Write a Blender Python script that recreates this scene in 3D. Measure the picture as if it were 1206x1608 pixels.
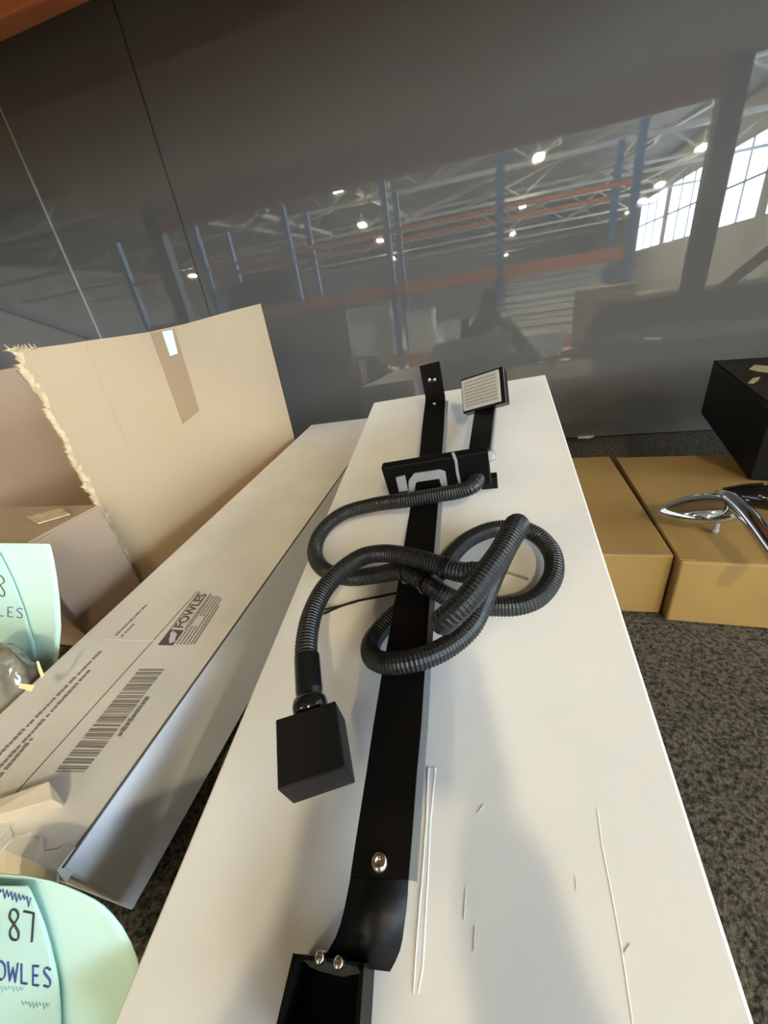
import bpy, bmesh, math, random
from mathutils import Vector as V, Matrix as MX
random.seed(7)
sc = bpy.context.scene
for o in list(bpy.data.objects): bpy.data.objects.remove(o)

# ------------------------------------------------------------------ camera (world: x along the shelf, y towards the back panel, z up)
FPX, CX, CY, HC = 604.0, 603.0, 804.0, 0.414          # focal length in pixels, image centre, lens height over the carpet
RC = MX(((0.9659542, 0.0130095, 0.2583858), (0.2204669, 0.4812147, -0.8484261), (-0.1353766, 0.8765063, 0.4619632)))
CAM = V((0, 0, HC))
cd = bpy.data.cameras.new('camera'); cam = bpy.data.objects.new('camera', cd); sc.collection.objects.link(cam)
cd.sensor_fit = 'VERTICAL'; cd.sensor_height = 36; cd.sensor_width = 27; cd.lens = 36 * FPX / 1608
cd.clip_start = 0.01; cd.clip_end = 200
cam.matrix_world = MX.Translation(CAM) @ RC.to_4x4(); sc.camera = cam

# ------------------------------------------------------------------ world, exposure
wd = bpy.data.worlds.new('world'); sc.world = wd; wd.use_nodes = True
wd.node_tree.nodes['Background'].inputs[0].default_value = (0.75, 0.85, 1.0, 1)
wd.node_tree.nodes['Background'].inputs[1].default_value = 0.6
sc.view_settings.view_transform = 'Standard'; sc.view_settings.look = 'None'
sc.view_settings.gamma = 1; sc.view_settings.use_curve_mapping = False
sc.view_settings.exposure = -0.03
LAMP_STRENGTH = 500.0          # LED high bays of the hall
LAMP_COL = (1.0, 0.86, 0.57)
PANE_STRENGTH = 33.0          # daylight in the side windows
PANE_COL = (0.64, 0.81, 1.0)

# ------------------------------------------------------------------ helpers
def W(px, py):                                          # viewing direction of a photo pixel in world space
    return RC @ V(((px - CX) / FPX, -(py - CY) / FPX, -1.0))
def at(px, py, t): return CAM + W(px, py) * t           # point at depth t
def at_z(px, py, z): r = W(px, py); return CAM + r * ((z - HC) / r.z)
def at_y(px, py, y): r = W(px, py); return CAM + r * (y / r.y)
def on(px, py, p0, n): r = W(px, py); return CAM + r * ((p0 - CAM).dot(n) / r.dot(n))
def rise(base, n, px, py):                              # how far along n from base until the pixel ray is nearest
    r = W(px, py).normalized(); w0 = base - CAM
    b = n.dot(r); return (b * r.dot(w0) - n.dot(w0)) / (1 - b * b)

ROOTS = {}
def mat(name, col, rough=0.5, metal=0.0, spec=0.5, var=0.0, vscale=6.0, bump=0.0, bscale=200.0, emit=None, stretch=None, alpha=None, trans=0.0, col2=None, coat=0.0):
    m = bpy.data.materials.new(name); m.use_nodes = True
    nt = m.node_tree; b = nt.nodes['Principled BSDF']
    b.inputs['Base Color'].default_value = (*col, 1); b.inputs['Roughness'].default_value = rough
    b.inputs['Metallic'].default_value = metal; b.inputs['Specular IOR Level'].default_value = spec
    b.inputs['Coat Weight'].default_value = coat
    b.inputs['Transmission Weight'].default_value = trans
    if emit:
        b.inputs['Emission Color'].default_value = (*emit[0], 1); b.inputs['Emission Strength'].default_value = emit[1]
    tc = nt.nodes.new('ShaderNodeTexCoord'); mp = nt.nodes.new('ShaderNodeMapping')
    nt.links.new(tc.outputs['Object'], mp.inputs[0])
    if stretch: mp.inputs['Scale'].default_value = stretch
    if var or col2:
        nz = nt.nodes.new('ShaderNodeTexNoise'); nz.inputs['Scale'].default_value = vscale; nz.inputs['Detail'].default_value = 6
        rp = nt.nodes.new('ShaderNodeValToRGB'); c2 = col2 or tuple(max(0, c * (1 - var)) for c in col)
        rp.color_ramp.elements[0].color = (*c2, 1); rp.color_ramp.elements[1].color = (*col, 1)
        rp.color_ramp.elements[0].position = 0.35; rp.color_ramp.elements[1].position = 0.62
        nt.links.new(mp.outputs[0], nz.inputs['Vector']); nt.links.new(nz.outputs[0], rp.inputs[0]); nt.links.new(rp.outputs[0], b.inputs['Base Color'])
    if bump:
        n2 = nt.nodes.new('ShaderNodeTexNoise'); n2.inputs['Scale'].default_value = bscale; n2.inputs['Detail'].default_value = 4
        bp = nt.nodes.new('ShaderNodeBump'); bp.inputs['Strength'].default_value = bump; bp.inputs['Distance'].default_value = 0.002
        nt.links.new(mp.outputs[0], n2.inputs['Vector']); nt.links.new(n2.outputs[0], bp.inputs['Height']); nt.links.new(bp.outputs[0], b.inputs['Normal'])
    return m
def empty(name, loc, label=None, cat=None, group=None, kind=None):
    o = bpy.data.objects.new(name, None); sc.collection.objects.link(o); o.location = loc; o.empty_display_size = 0.05
    tag(o, label, cat, group, kind); return o
def tag(o, label=None, cat=None, group=None, kind=None):
    if label: o['label'] = label
    if cat: o['category'] = cat
    if group: o['group'] = group
    if kind: o['kind'] = kind
    return o
def mk(name, bm, m, parent=None, smooth=False, loc=None, kind=None, label=None):
    """world-space bmesh -> one mesh object, its origin at the parent chain's place (or loc)"""
    off = V((0, 0, 0)); p = parent
    while p is not None: off += V(p.location); p = p.parent
    if loc is not None: off = off + V(loc) if parent else V(loc)
    bmesh.ops.translate(bm, verts=bm.verts, vec=-off)
    bmesh.ops.recalc_face_normals(bm, faces=bm.faces)
    me = bpy.data.meshes.new(name); bm.to_mesh(me); bm.free()
    if smooth:
        for f in me.polygons: f.use_smooth = True
    me.materials.append(m)
    o = bpy.data.objects.new(name, me); sc.collection.objects.link(o)
    if parent: o.parent = parent
    if loc is not None: o.location = loc
    return tag(o, label, None, None, kind)
def B(): return bmesh.new()
def hexa(bm, p, bev=0.0, seg=2):
    """p: four bottom corners then four top corners (same order)"""
    v = [bm.verts.new(q) for q in p]
    fs = [bm.faces.new([v[i] for i in f]) for f in ((3, 2, 1, 0), (4, 5, 6, 7), (0, 1, 5, 4), (1, 2, 6, 5), (2, 3, 7, 6), (3, 0, 4, 7))]
    if bev: bmesh.ops.bevel(bm, geom=list({e for f in fs for e in f.edges}), offset=bev, segments=seg, profile=0.5, affect='EDGES')
    return bm
def obox(bm, c, a, b, n, sa, sb, sn, bev=0.0):
    """box about c with unit axes a, b, n and full sizes"""
    a, b, n = a * sa / 2, b * sb / 2, n * sn / 2
    return hexa(bm, [c - a - b - n, c + a - b - n, c + a + b - n, c - a + b - n, c - a - b + n, c + a - b + n, c + a + b + n, c - a + b + n], bev)
X, Y, Z = V((1, 0, 0)), V((0, 1, 0)), V((0, 0, 1))
def abox(bm, lo, hi, bev=0.0):
    lo, hi = V(lo), V(hi); s = hi - lo
    return obox(bm, (lo + hi) / 2, X, Y, Z, s.x, s.y, s.z, bev)
def catmull(pts, n=10):
    out = []
    P = [pts[0] * 2 - pts[1]] + list(pts) + [pts[-1] * 2 - pts[-2]]
    for i in range(1, len(P) - 2):
        for k in range(n):
            t = k / n; a, b, c, d = P[i - 1], P[i], P[i + 1], P[i + 2]
            out.append(0.5 * ((2 * b) + (c - a) * t + (2 * a - 5 * b + 4 * c - d) * t * t + (3 * b - a - 3 * c + d) * t ** 3))
    out.append(pts[-1].copy()); return out
def resample(pts, step):
    out = [pts[0].copy()]; acc = 0.0
    for a, b in zip(pts, pts[1:]):
        L = (b - a).length
        while acc + L >= step:
            k = (step - acc) / L; a = a.lerp(b, k); out.append(a.copy()); L = (b - a).length; acc = 0.0
        acc += L
    return out
def sweep(bm, pts, rad, sides=12, cap=True):
    """tube through pts; rad a number or a function of the index"""
    n = len(pts); tang = [(pts[min(i + 1, n - 1)] - pts[max(i - 1, 0)]).normalized() for i in range(n)]
    u = tang[0].orthogonal().normalized(); rings = []
    for i in range(n):
        u = (u - tang[i] * u.dot(tang[i])).normalized(); w = tang[i].cross(u)
        r = rad(i) if callable(rad) else rad
        rings.append([bm.verts.new(pts[i] + (u * math.cos(6.2832 * k / sides) + w * math.sin(6.2832 * k / sides)) * r) for k in range(sides)])
    for a, b in zip(rings, rings[1:]):
        for k in range(sides): bm.faces.new((a[k], a[(k + 1) % sides], b[(k + 1) % sides], b[k]))
    if cap: bm.faces.new(rings[0]); bm.faces.new(rings[-1])
    return bm
def lathe(bm, c, axis, prof, sides=24):
    """prof: (radius, along axis)"""
    u = axis.orthogonal().normalized(); w = axis.cross(u); rings = []
    for r, z in prof:
        rings.append([bm.verts.new(c + axis * z + (u * math.cos(6.2832 * k / sides) + w * math.sin(6.2832 * k / sides)) * max(r, 1e-5)) for k in range(sides)])
    for a, b in zip(rings, rings[1:]):
        for k in range(sides): bm.faces.new((a[k], a[(k + 1) % sides], b[(k + 1) % sides], b[k]))
    bm.faces.new(rings[0]); bm.faces.new(rings[-1]); return bm
def strip(bm, L, R, n, th):
    """solid band between two rows of points, thickness th along -n"""
    def col(p): return [bm.verts.new(p), bm.verts.new(p - n * th)]
    rows = [(col(a), col(b)) for a, b in zip(L, R)]
    for (a, b), (c, d) in zip(rows, rows[1:]):
        bm.faces.new((a[0], b[0], d[0], c[0])); bm.faces.new((a[1], c[1], d[1], b[1]))
        bm.faces.new((a[0], c[0], c[1], a[1])); bm.faces.new((b[0], b[1], d[1], d[0]))
    a, b = rows[0]; bm.faces.new((a[0], a[1], b[1], b[0])); a, b = rows[-1]; bm.faces.new((a[0], b[0], b[1], a[1]))
    return bm
def plate(bm, pts, n, th):
    """flat polygon with thickness th along n"""
    lo = [bm.verts.new(p) for p in pts]; hi = [bm.verts.new(p + n * th) for p in pts]
    bm.faces.new(lo[::-1]); bm.faces.new(hi)
    for i in range(len(pts)): j = (i + 1) % len(pts); bm.faces.new((lo[i], lo[j], hi[j], hi[i]))
    return bm

# ------------------------------------------------------------------ materials
M = {}
M['white_card'] = mat('white_card', (0.82, 0.795, 0.745), 0.42, var=0.05, vscale=9, bump=0.08, bscale=60)
M['white_card_b'] = mat('white_card_printed', (0.80, 0.77, 0.71), 0.5, var=0.08, vscale=14, bump=0.08, bscale=80)
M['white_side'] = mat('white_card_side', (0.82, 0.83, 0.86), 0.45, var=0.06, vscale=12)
M['card'] = mat('brown_cardboard', (0.43, 0.305, 0.180), 0.75, spec=0.2, var=0.10, vscale=5, bump=0.15, bscale=120, stretch=(1, 1, 0.3))
M['card_in'] = mat('cardboard_inside', (0.40, 0.26, 0.16), 0.8, spec=0.2, var=0.12, vscale=5)
M['card_pink'] = mat('cardboard_small', (0.43, 0.30, 0.205), 0.75, spec=0.2, var=0.06, vscale=6)
M['card_gold'] = mat('cardboard_golden', (0.36, 0.22, 0.070), 0.65, spec=0.25, var=0.10, vscale=7, bump=0.1, bscale=150)
M['torn'] = mat('torn_fluting', (0.62, 0.47, 0.28), 0.9, spec=0.1, var=0.25, vscale=90)
M['tape_brown'] = mat('brown_tape', (0.31, 0.195, 0.10), 0.4, spec=0.4, var=0.05)
M['label_white'] = mat('white_label', (0.66, 0.67, 0.74), 0.5)
M['mint'] = mat('mint_paper', (0.60, 0.83, 0.72), 0.6, spec=0.3, var=0.06, vscale=12)
M['mint2'] = mat('mint_paper_front', (0.52, 0.76, 0.68), 0.6, spec=0.3, var=0.05, vscale=12)
M['ink_blue'] = mat('blue_ink', (0.05, 0.07, 0.22), 0.6)
M['ink_black'] = mat('black_marker', (0.03, 0.035, 0.035), 0.6)
M['ink_faint'] = mat('faint_print', (0.36, 0.52, 0.47), 0.6)
M['ink_print'] = mat('printing_ink', (0.10, 0.09, 0.085), 0.6)
M['ink_grey'] = mat('grey_printing_ink', (0.24, 0.22, 0.20), 0.6)
M['black'] = mat('black_powder_coat', (0.0035, 0.003, 0.0025), 0.42, spec=0.22, bump=0.05, bscale=900)
M['black_shiny'] = mat('black_shiny_paint', (0.006, 0.006, 0.006), 0.16, spec=0.6)
M['hose'] = mat('black_corrugated_plastic', (0.010, 0.0105, 0.010), 0.42, spec=0.5)
M['rubber'] = mat('dark_plastic_block', (0.007, 0.006, 0.005), 0.5, spec=0.3)
M['lit_side'] = mat('window_lit_edge', (0.22, 0.225, 0.23), 0.35, metal=0.3)  # window light on the bar's folded side, put in as grey
M['grey_metal'] = mat('grey_zinc', (0.42, 0.43, 0.43), 0.45, metal=0.3, var=0.15, vscale=80)
M['chrome'] = mat('chrome', (0.70, 0.71, 0.73), 0.07, metal=1.0)
M['screw'] = mat('screw_steel', (0.72, 0.66, 0.58), 0.18, metal=1.0)
M['pad'] = mat('grey_rubber_pad', (0.40, 0.385, 0.35), 0.7, spec=0.2)
M['pad_rib'] = mat('grey_pad_rib', (0.25, 0.24, 0.22), 0.7, spec=0.2)
M['clear'] = mat('clear_plastic', (0.9, 0.9, 0.92), 0.12, trans=0.75)
M['tape_shine'] = mat('clear_tape', (0.80, 0.79, 0.79), 0.06, spec=0.8, coat=0.5)  # pale gloss for the highlights drawn along the tape
M['tape_gloss'] = mat('glossy_clear_tape', (0.80, 0.78, 0.75), 0.08, spec=0.6)
M['carpet'] = mat('charcoal_carpet', (0.150, 0.128, 0.094), 0.95, spec=0.08, col2=(0.035, 0.030, 0.023), vscale=230, bump=1.0, bscale=420)
M['panel'] = mat('glossy_grey_panel', (0.136, 0.125, 0.110), 0.016, spec=0.5, var=0.10, vscale=1.2)
M['panel'].node_tree.nodes['Principled BSDF'].inputs['IOR'].default_value = 2.15
M['panel_edge'] = mat('panel_edge', (0.35, 0.33, 0.29), 0.4)
M['seam'] = mat('panel_joint', (0.055, 0.044, 0.033), 0.5)
M['orange'] = mat('orange_rack_paint', (0.62, 0.17, 0.05), 0.4, var=0.12, vscale=8)
M['blue'] = mat('blue_rack_paint', (0.03, 0.13, 0.32), 0.4)
M['unlit_post'] = mat('unlit_rack_upright', (0.012, 0.014, 0.018), 0.4)  # near-black puts the shade of the unlit side into the colour
M['deck'] = mat('chipboard_deck', (0.52, 0.36, 0.19), 0.8, spec=0.1, var=0.2, vscale=20)
M['truss'] = mat('grey_roof_steel', (0.46, 0.45, 0.42), 0.6)
M['roof'] = mat('roof_sheet', (0.10, 0.095, 0.085), 0.7, var=0.2, vscale=1)
M['wall'] = mat('hall_wall', (0.55, 0.54, 0.50), 0.8, var=0.2, vscale=0.6)
M['concrete'] = mat('concrete_floor', (0.55, 0.53, 0.48), 0.5, var=0.15, vscale=1)
M['lamp'] = mat('lamp_glow', (1, 1, 1), 0.5, emit=(LAMP_COL, LAMP_STRENGTH))
M['lamp_case'] = mat('lamp_case', (0.5, 0.5, 0.5), 0.4)
M['pane'] = mat('daylight_pane', (0.8, 0.9, 1), 0.3, emit=(PANE_COL, PANE_STRENGTH))
M['frame'] = mat('window_bars', (0.05, 0.055, 0.06), 0.5)
M['white_goods'] = mat('white_goods', (0.75, 0.74, 0.70), 0.4)
M['pale_goods'] = mat('pale_goods', (0.80, 0.79, 0.73), 0.5, var=0.15, vscale=3)
M['wrapped'] = mat('black_stretch_wrap', (0.006, 0.007, 0.008), 0.75, spec=0.05, var=0.3, vscale=5)
M['case'] = mat('black_case', (0.004, 0.0035, 0.003), 0.5, spec=0.2)
M['case_top'] = mat('black_case_top', (0.026, 0.019, 0.014), 0.85, spec=0.06, var=0.3, vscale=8)
M['gold_print'] = mat('gold_print', (0.30, 0.22, 0.035), 0.5, metal=0.0)
M['brass'] = mat('brass', (0.85, 0.74, 0.42), 0.35, metal=0.5)
M['bag'] = mat('clear_bag_over_brown_filling', (0.34, 0.29, 0.20), 0.12, spec=0.7, col2=(0.17, 0.14, 0.09), vscale=28, bump=0.6, bscale=40, coat=0.6)
M['skin'] = mat('skin', (0.45, 0.26, 0.18), 0.5)
M['hair'] = mat('dark_hair', (0.015, 0.012, 0.01), 0.5)
M['cloth'] = mat('dark_jacket_cloth', (0.022, 0.024, 0.03), 0.85, spec=0.1, bump=0.3, bscale=300)
M['trouser'] = mat('dark_trousers', (0.02, 0.022, 0.035), 0.85, spec=0.1)
M['phone'] = mat('phone_case', (0.01, 0.01, 0.011), 0.4)

M['cream'] = mat('cream_card', (0.76, 0.66, 0.50), 0.7, var=0.1, vscale=30)
# ================================================================== the hall (it shows in the glossy back panel)
D = 1.2                                                   # the panel stands at y = D
GF = -1.436                                               # hall floor
x0, x1, yb, y0, zr = -32.0, 11.8, 1.42, -60.0, 6.6
def struct(name, bm, m): return mk(name, bm, m, kind='structure')
struct('floor', abox(B(), (x0, y0, GF - 0.1), (x1, yb, GF)), M['concrete'])
struct('ceiling', abox(B(), (x0, y0, zr), (x1, yb, zr + 0.1)), M['roof'])
struct('wall_front', abox(B(), (x0, y0 - 0.1, GF), (x1, y0, zr)), M['wall'])
struct('wall_left', abox(B(), (x0 - 0.1, y0, GF), (x0, yb, zr)), M['wall'])
struct('wall_rear', abox(B(), (x0, yb, GF), (x1, yb + 0.1, zr)), M['wall'])
WZ0, WZ1 = 1.75, 5.0
bm = B(); abox(bm, (x1, y0, GF), (x1 + 0.1, yb, WZ0)); abox(bm, (x1, y0, WZ1), (x1 + 0.1, yb, zr))
WIN = [(-38.5 + i * 5.6, -38.5 + i * 5.6 + 5.0) for i in range(7)]
ed = [y0] + [e for w in WIN for e in w] + [yb]
for a, b in zip(ed[::2], ed[1::2]): abox(bm, (x1, a, WZ0), (x1 + 0.1, b, WZ1))
struct('wall_right', bm, M['wall'])
for i, (a, b) in enumerate(WIN):
    w = empty('window_%d' % (i + 1), (x1 + 0.05, (a + b) / 2, (WZ0 + WZ1) / 2), kind='structure')
    nc = 3
    for k in range(nc):
        ya, yc = a + (b - a) * k / nc, a + (b - a) * (k + 1) / nc
        for zz in (0, 1):
            za = WZ0 + (WZ1 - WZ0) * zz / 2
            mk('pane', abox(B(), (x1 + 0.06, ya + 0.05, za + 0.05), (x1 + 0.07, yc - 0.05, za + (WZ1 - WZ0) / 2 - 0.05)), M['pane'], w)
    bm = B()
    for k in range(nc + 1): ya = a + (b - a) * k / nc; abox(bm, (x1 + 0.0, ya - 0.05, WZ0), (x1 + 0.09, ya + 0.05, WZ1))
    for zz in range(3): za = WZ0 + (WZ1 - WZ0) * zz / 2; abox(bm, (x1 + 0.005, a, za - 0.05), (x1 + 0.085, b, za + 0.05))
    mk('window_frame', bm, M['frame'], w)

# glossy panels behind the shelf
wb = empty('wall_back', (0, D, 0), kind='structure')
XA, XB = -1.0635 * D, -0.692 * D
for a, b in ((-2.6, XA - 0.004), (XA + 0.001, XB - 0.003), (XB + 0.003, 2.2)):
    mk('panel', abox(B(), (a, D, 0.004), (b, D + 0.012, 1.75)), M['panel'], wb)
mk('panel_edge', abox(B(), (XA - 0.004, D - 0.003, 0.004), (XA + 0.001, D + 0.012, 1.75)), M['panel_edge'], wb)
mk('joint', abox(B(), (XB - 0.003, D + 0.003, 0.004), (XB + 0.003, D + 0.012, 1.75)), M['seam'], wb)

# carpeted shelf deck
CF = -0.21
bm = B(); nx, ny = 150, 90; xa, xb, ya, yc = -2.0, 1.02, CF, D + 0.1
g = [[bm.verts.new((xa + (xb - xa) * i / nx, ya + (yc - ya) * j / ny, random.uniform(-0.0022, -0.0003))) for i in range(nx + 1)] for j in range(ny + 1)]
for j in range(ny):
    for i in range(nx): bm.faces.new((g[j][i], g[j][i + 1], g[j + 1][i + 1], g[j + 1][i]))
carpet = mk('carpet', bm, M['carpet'], smooth=True)
tag(carpet, 'flecked charcoal carpet lining the rack shelf under all the cartons', 'carpet')

# our own pallet rack
rk = empty('pallet_rack', (-0.45, 0.5, GF), 'orange beamed pallet rack level whose carpeted shelf carries all the cartons', 'rack')
for x in (-2.10, 1.025):
    for y in (CF - 0.07, 1.06):
        mk('upright', abox(B(), (x, y - 0.035, GF), (x + 0.095, y + 0.035, 3.2), 0.004), M['unlit_post'], rk)
    bm = B()
    for k in range(6):
        z = GF + 0.2 + k * 0.7
        a, b = V((x + 0.045, CF - 0.05, z)), V((x + 0.045, 1.04, z + 0.55))
        if k % 2: a, b = V((a.x, b.y, a.z)), V((b.x, a.y, b.z))
        dd = (b - a).normalized(); obox(bm, (a + b) / 2, dd, X, dd.cross(X), (b - a).length, 0.03, 0.03)
    mk('bracing', bm, M['unlit_post'], rk)
for z, yy, h in ((-0.14, CF - 0.06, 0.12), (1.04, CF - 0.06, 0.12), (-0.14, 1.07, 0.12), (1.075, 1.06, 0.035)):
    mk('beam', abox(B(), (-2.0, yy - 0.025, z), (1.02, yy + 0.025, z + h), 0.006), M['orange'], rk)
mk('beam_flange', abox(B(), (-2.0, 1.03, 1.111), (1.02, 1.085, 1.16), 0.004), mat('red_rack_paint', (0.50, 0.045, 0.012), 0.45), rk, label='deep red upper flange of the rear beam')
mk('shelf_board', abox(B(), (-2.0, CF - 0.03, -0.019), (1.02, 1.36, -0.003)), M['deck'], rk)
mk('upper_board', abox(B(), (-2.3, CF - 0.085, 1.161), (1.3, 1.40, 1.18)), M['deck'], rk)

# rack across the aisle: blue uprights, orange beams, goods
YR = D - (8.0 - D) + 0.0
rk2 = empty('opposite_rack', (0, YR, GF), 'blue and orange pallet rack across the aisle, mirrored in the dark panel', 'rack')
PX = [-7.15, -5.3, -3.45, -1.6, 0.28, 2.2]
for x in PX:
    for dy in (0, -1.1): mk('upright', abox(B(), (x - 0.05, YR + dy - 0.05, GF), (x + 0.05, YR + dy + 0.05, HC + 1.9)), M['blue'], rk2)
for z in (-0.95, 0.27, 1.13):
    for a, b in zip(PX, PX[1:]):
        for dy in (0.03, -1.13): mk('beam', abox(B(), (a + 0.05, YR + dy - 0.02, HC + z - (0.08 if z < 1 else 0.0)), (b - 0.05, YR + dy + 0.02, HC + z + (0.08 if z < 1 else 0.06))), M['orange'], rk2)
for a, b in zip(PX, PX[1:]):
    for z in (-0.95, 0.27): mk('deck_board', abox(B(), (a, YR - 1.09, HC + z + 0.085), (b, YR - 0.0, HC + z + 0.1)), M['deck'], rk2)
LOW = HC - 0.95 + 0.1; UP = HC + 0.27 + 0.1
def good(name, lo, hi, m, label, cat, group=None):
    t = empty(name, ((lo[0] + hi[0]) / 2, (lo[1] + hi[1]) / 2, lo[2]), label, cat, group); h = hi[2] - lo[2]
    mk('body', abox(B(), (lo[0], lo[1], lo[2] + 0.002), (hi[0], hi[1], hi[2] - h * 0.12), 0.01), m, t)
    mk('lid', abox(B(), (lo[0] - 0.008, lo[1] - 0.008, hi[2] - h * 0.12 + 0.001), (hi[0] + 0.008, hi[1] + 0.008, hi[2]), 0.01), m, t)
    return t
z = LOW
for k in range(10):
    t = empty('pale_slab', (1.1, YR - 0.4, z))
    mk('slab', abox(B(), (0.36 + 0.02 * (k % 2), YR - 0.95, z + 0.012), (1.95 - 0.05 * (k % 3), YR - 0.05 - 0.02 * (k % 2), z + 0.105), 0.006), M['pale_goods'], t)
    mk('batten', abox(B(), (0.5, YR - 0.9, z), (0.56, YR - 0.1, z + 0.012)), M['card'], t); mk('batten', abox(B(), (1.7, YR - 0.9, z), (1.76, YR - 0.1, z + 0.012)), M['card'], t)
    tag(t, 'pale slab in the flat stack under the orange beam, reflected in the panel', 'slab', 'pale slabs stacked on the opposite rack')
    z += 0.1055
good('storage_box', (-0.75, YR - 0.7, LOW), (-0.35, YR - 0.1, LOW + 0.42), M['white_goods'], 'white boxy appliance left of the pale slabs, reflected in the panel', 'appliance')
good('storage_box', (-1.45, YR - 0.8, LOW), (-0.95, YR - 0.1, LOW + 0.75), M['pale_goods'], 'tall pale grey carton beside a blue upright, reflected in the panel', 'carton')
good('storage_box', (-3.3, YR - 0.9, LOW), (-1.75, YR - 0.1, LOW + 0.95), M['pale_goods'], 'wide pale grey crate reflected right of the torn cardboard box', 'crate')
good('storage_box', (2.35, YR - 0.8, LOW), (2.95, YR - 0.1, LOW + 0.5), M['card'], 'brown carton reflected beside the dark rack post', 'carton')
good('storage_box', (-5.1, YR - 0.9, UP), (-3.7, YR - 0.1, UP + 0.5), M['wrapped'], 'dark wrapped pack reflected above the torn cardboard box', 'pack')
# goods standing on the hall floor in the aisle
def floor_stack(xc, yc, w, d, zs, label, cat, m, name):
    z = GF
    for k, h in enumerate(zs):
        o = mk(name, abox(B(), (xc - w / 2, yc - d / 2, z + 0.001), (xc + w / 2, yc + d / 2, z + h), 0.015), m[k % len(m)], loc=(xc, yc, z)); tag(o, label[k], cat)
        z += h
floor_stack(1.55, -4.0, 0.62, 0.6, (0.62, 0.55, 0.55), ('lowest brown carton in the aisle stack', 'middle brown carton in the aisle stack', 'topmost brown carton in the aisle stack, reflected below the orange beam'), 'carton', [M['card'], M['card_pink']], 'stacked_carton')
floor_stack(0.72, -3.9, 0.62, 0.6, (0.78, 0.5), ('dark crate carrying the white appliance in the aisle', 'white appliance with a dark panel, reflected above the long carton'), 'appliance', [M['wrapped'], M['white_goods']], 'floor_unit')
# black wrapped pallet load close to the shelf, sloping shoulder on its left
t = empty('wrapped_pallet', (1.5, -1.5, GF), 'black stretch-wrapped pallet load filling the right of the reflection', 'pallet load')
bm = B()
hexa(bm, [V((0.45, -1.9, GF + 0.15)), V((2.6, -1.9, GF + 0.15)), V((2.6, -1.1, GF + 0.15)), V((0.45, -1.1, GF + 0.15)),
          V((0.98, -1.8, HC - 0.20)), V((2.55, -1.8, HC - 0.18)), V((2.55, -1.2, HC - 0.18)), V((0.98, -1.2, HC - 0.20))], 0.05)
mk('load', bm, M['wrapped'], t)
for k in range(3): mk('skid', abox(B(), (0.5, -1.85 + k * 0.31, GF), (2.55, -1.73 + k * 0.31, GF + 0.15)), M['deck'], t)

# high-bay lamps
zl = HC + 3.5
def lamp_at(px, py):
    r = W(px, py); k = 3.5 / r.z; p = CAM + r * k; return V((p.x, 2 * D - p.y, zl))      # the panel mirrors y
LP = [lamp_at(*q) for q in ((527, 296), (569, 353), (597, 378), (617, 406), (303, 433), (378, 453), (846, 247), (821, 323), (805, 367), (795, 400), (988, 333), (1036, 290), (1104, 231), (1008, 315))]
ADDED_NEAR = [V((1.6, -4.4, zl)), V((-4.7, -7.0, zl)), V((5.4, -6.0, zl))]  # unseen lamps added to light the shelf, hidden from the panel's reflection
first = None; lamps = []
for p in LP + ADDED_NEAR:
    if p.y < y0 + 1 or p.x > x1 - 0.5 or p.x < x0 + 0.5: continue
    if first is None:
        first = empty('high_bay_lamp', p, 'small bright ceiling lamp hanging under the roof, seen as a reflected spark', 'lamp', 'high bay lamps of the hall')
        pr = [mk('diffuser', abox(B(), p + V((-0.13, -0.22, -0.05)), p + V((0.13, 0.22, 0.03))), M['lamp'], first),
              mk('housing', abox(B(), p + V((-0.08, -0.14, 0.031)), p + V((0.08, 0.14, 0.08)), 0.01), M['lamp_case'], first),
              mk('hanger', abox(B(), p + V((-0.01, -0.01, 0.06)), p + V((0.01, 0.01, 0.75))), M['lamp_case'], first)]
    else:
        r = first.copy(); sc.collection.objects.link(r); r.location = p
        for c in pr:
            d = c.copy(); sc.collection.objects.link(d); d.parent = r
    lamps.append(first if p is LP[0] else r)
ORD = ('first', 'second', 'third', 'fourth', 'fifth', 'sixth', 'seventh', 'eighth', 'ninth', 'tenth', 'eleventh', 'twelfth', 'thirteenth', 'fourteenth', 'fifteenth', 'sixteenth')
seen = sorted([o for o in lamps if o.location.y < -8.5], key=lambda o: o.location.x / (2 * D - o.location.y))
for k, o in enumerate(seen): o['label'] = 'small bright ceiling lamp, %s spark from the left in the reflection' % ORD[k]
for o, w in zip(sorted([o for o in lamps if o.location.y >= -8.5], key=lambda o: o.location.x), ('left', 'middle', 'right')): o['label'] = '%s one of three unseen ceiling lamps added near the shelf to light it' % w
# roof trusses
def truss(y, za, zb, axis):
    t = empty('roof_truss', (-8, y, za), 'pale steel lattice truss under the hall roof, %s from the shelf' % axis, 'truss', 'roof trusses of the hall')
    bm = B(); abox(bm, (x0, y - 0.06, za - 0.06), (x1, y + 0.06, za + 0.06)); mk('bottom_chord', bm, M['truss'], t)
    bm = B(); abox(bm, (x0, y - 0.06, zb - 0.06), (x1, y + 0.06, zb + 0.06)); mk('top_chord', bm, M['truss'], t)
    bm = B(); n = 22; st = (x1 - x0) / n
    for k in range(n):
        a = V((x0 + k * st, y, za if k % 2 else zb)); b = V((x0 + (k + 1) * st, y, zb if k % 2 else za)); dd = (b - a).normalized()
        obox(bm, (a + b) / 2, dd, Y, dd.cross(Y), (b - a).length, 0.06, 0.06)
    mk('web', bm, M['truss'], t, kind='stuff')
for k, w in enumerate(('nearest', 'second', 'third', 'fourth', 'fifth', 'sixth', 'seventh', 'farthest')): truss(-10.5 - k * 6.0, HC + 3.9, HC + 5.2, w)
def roof_pt(px, py, h=4.3):
    r = W(px, py); k = h / r.z; p = CAM + r * k; return V((p.x, 2 * D - p.y, HC + h))
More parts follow.
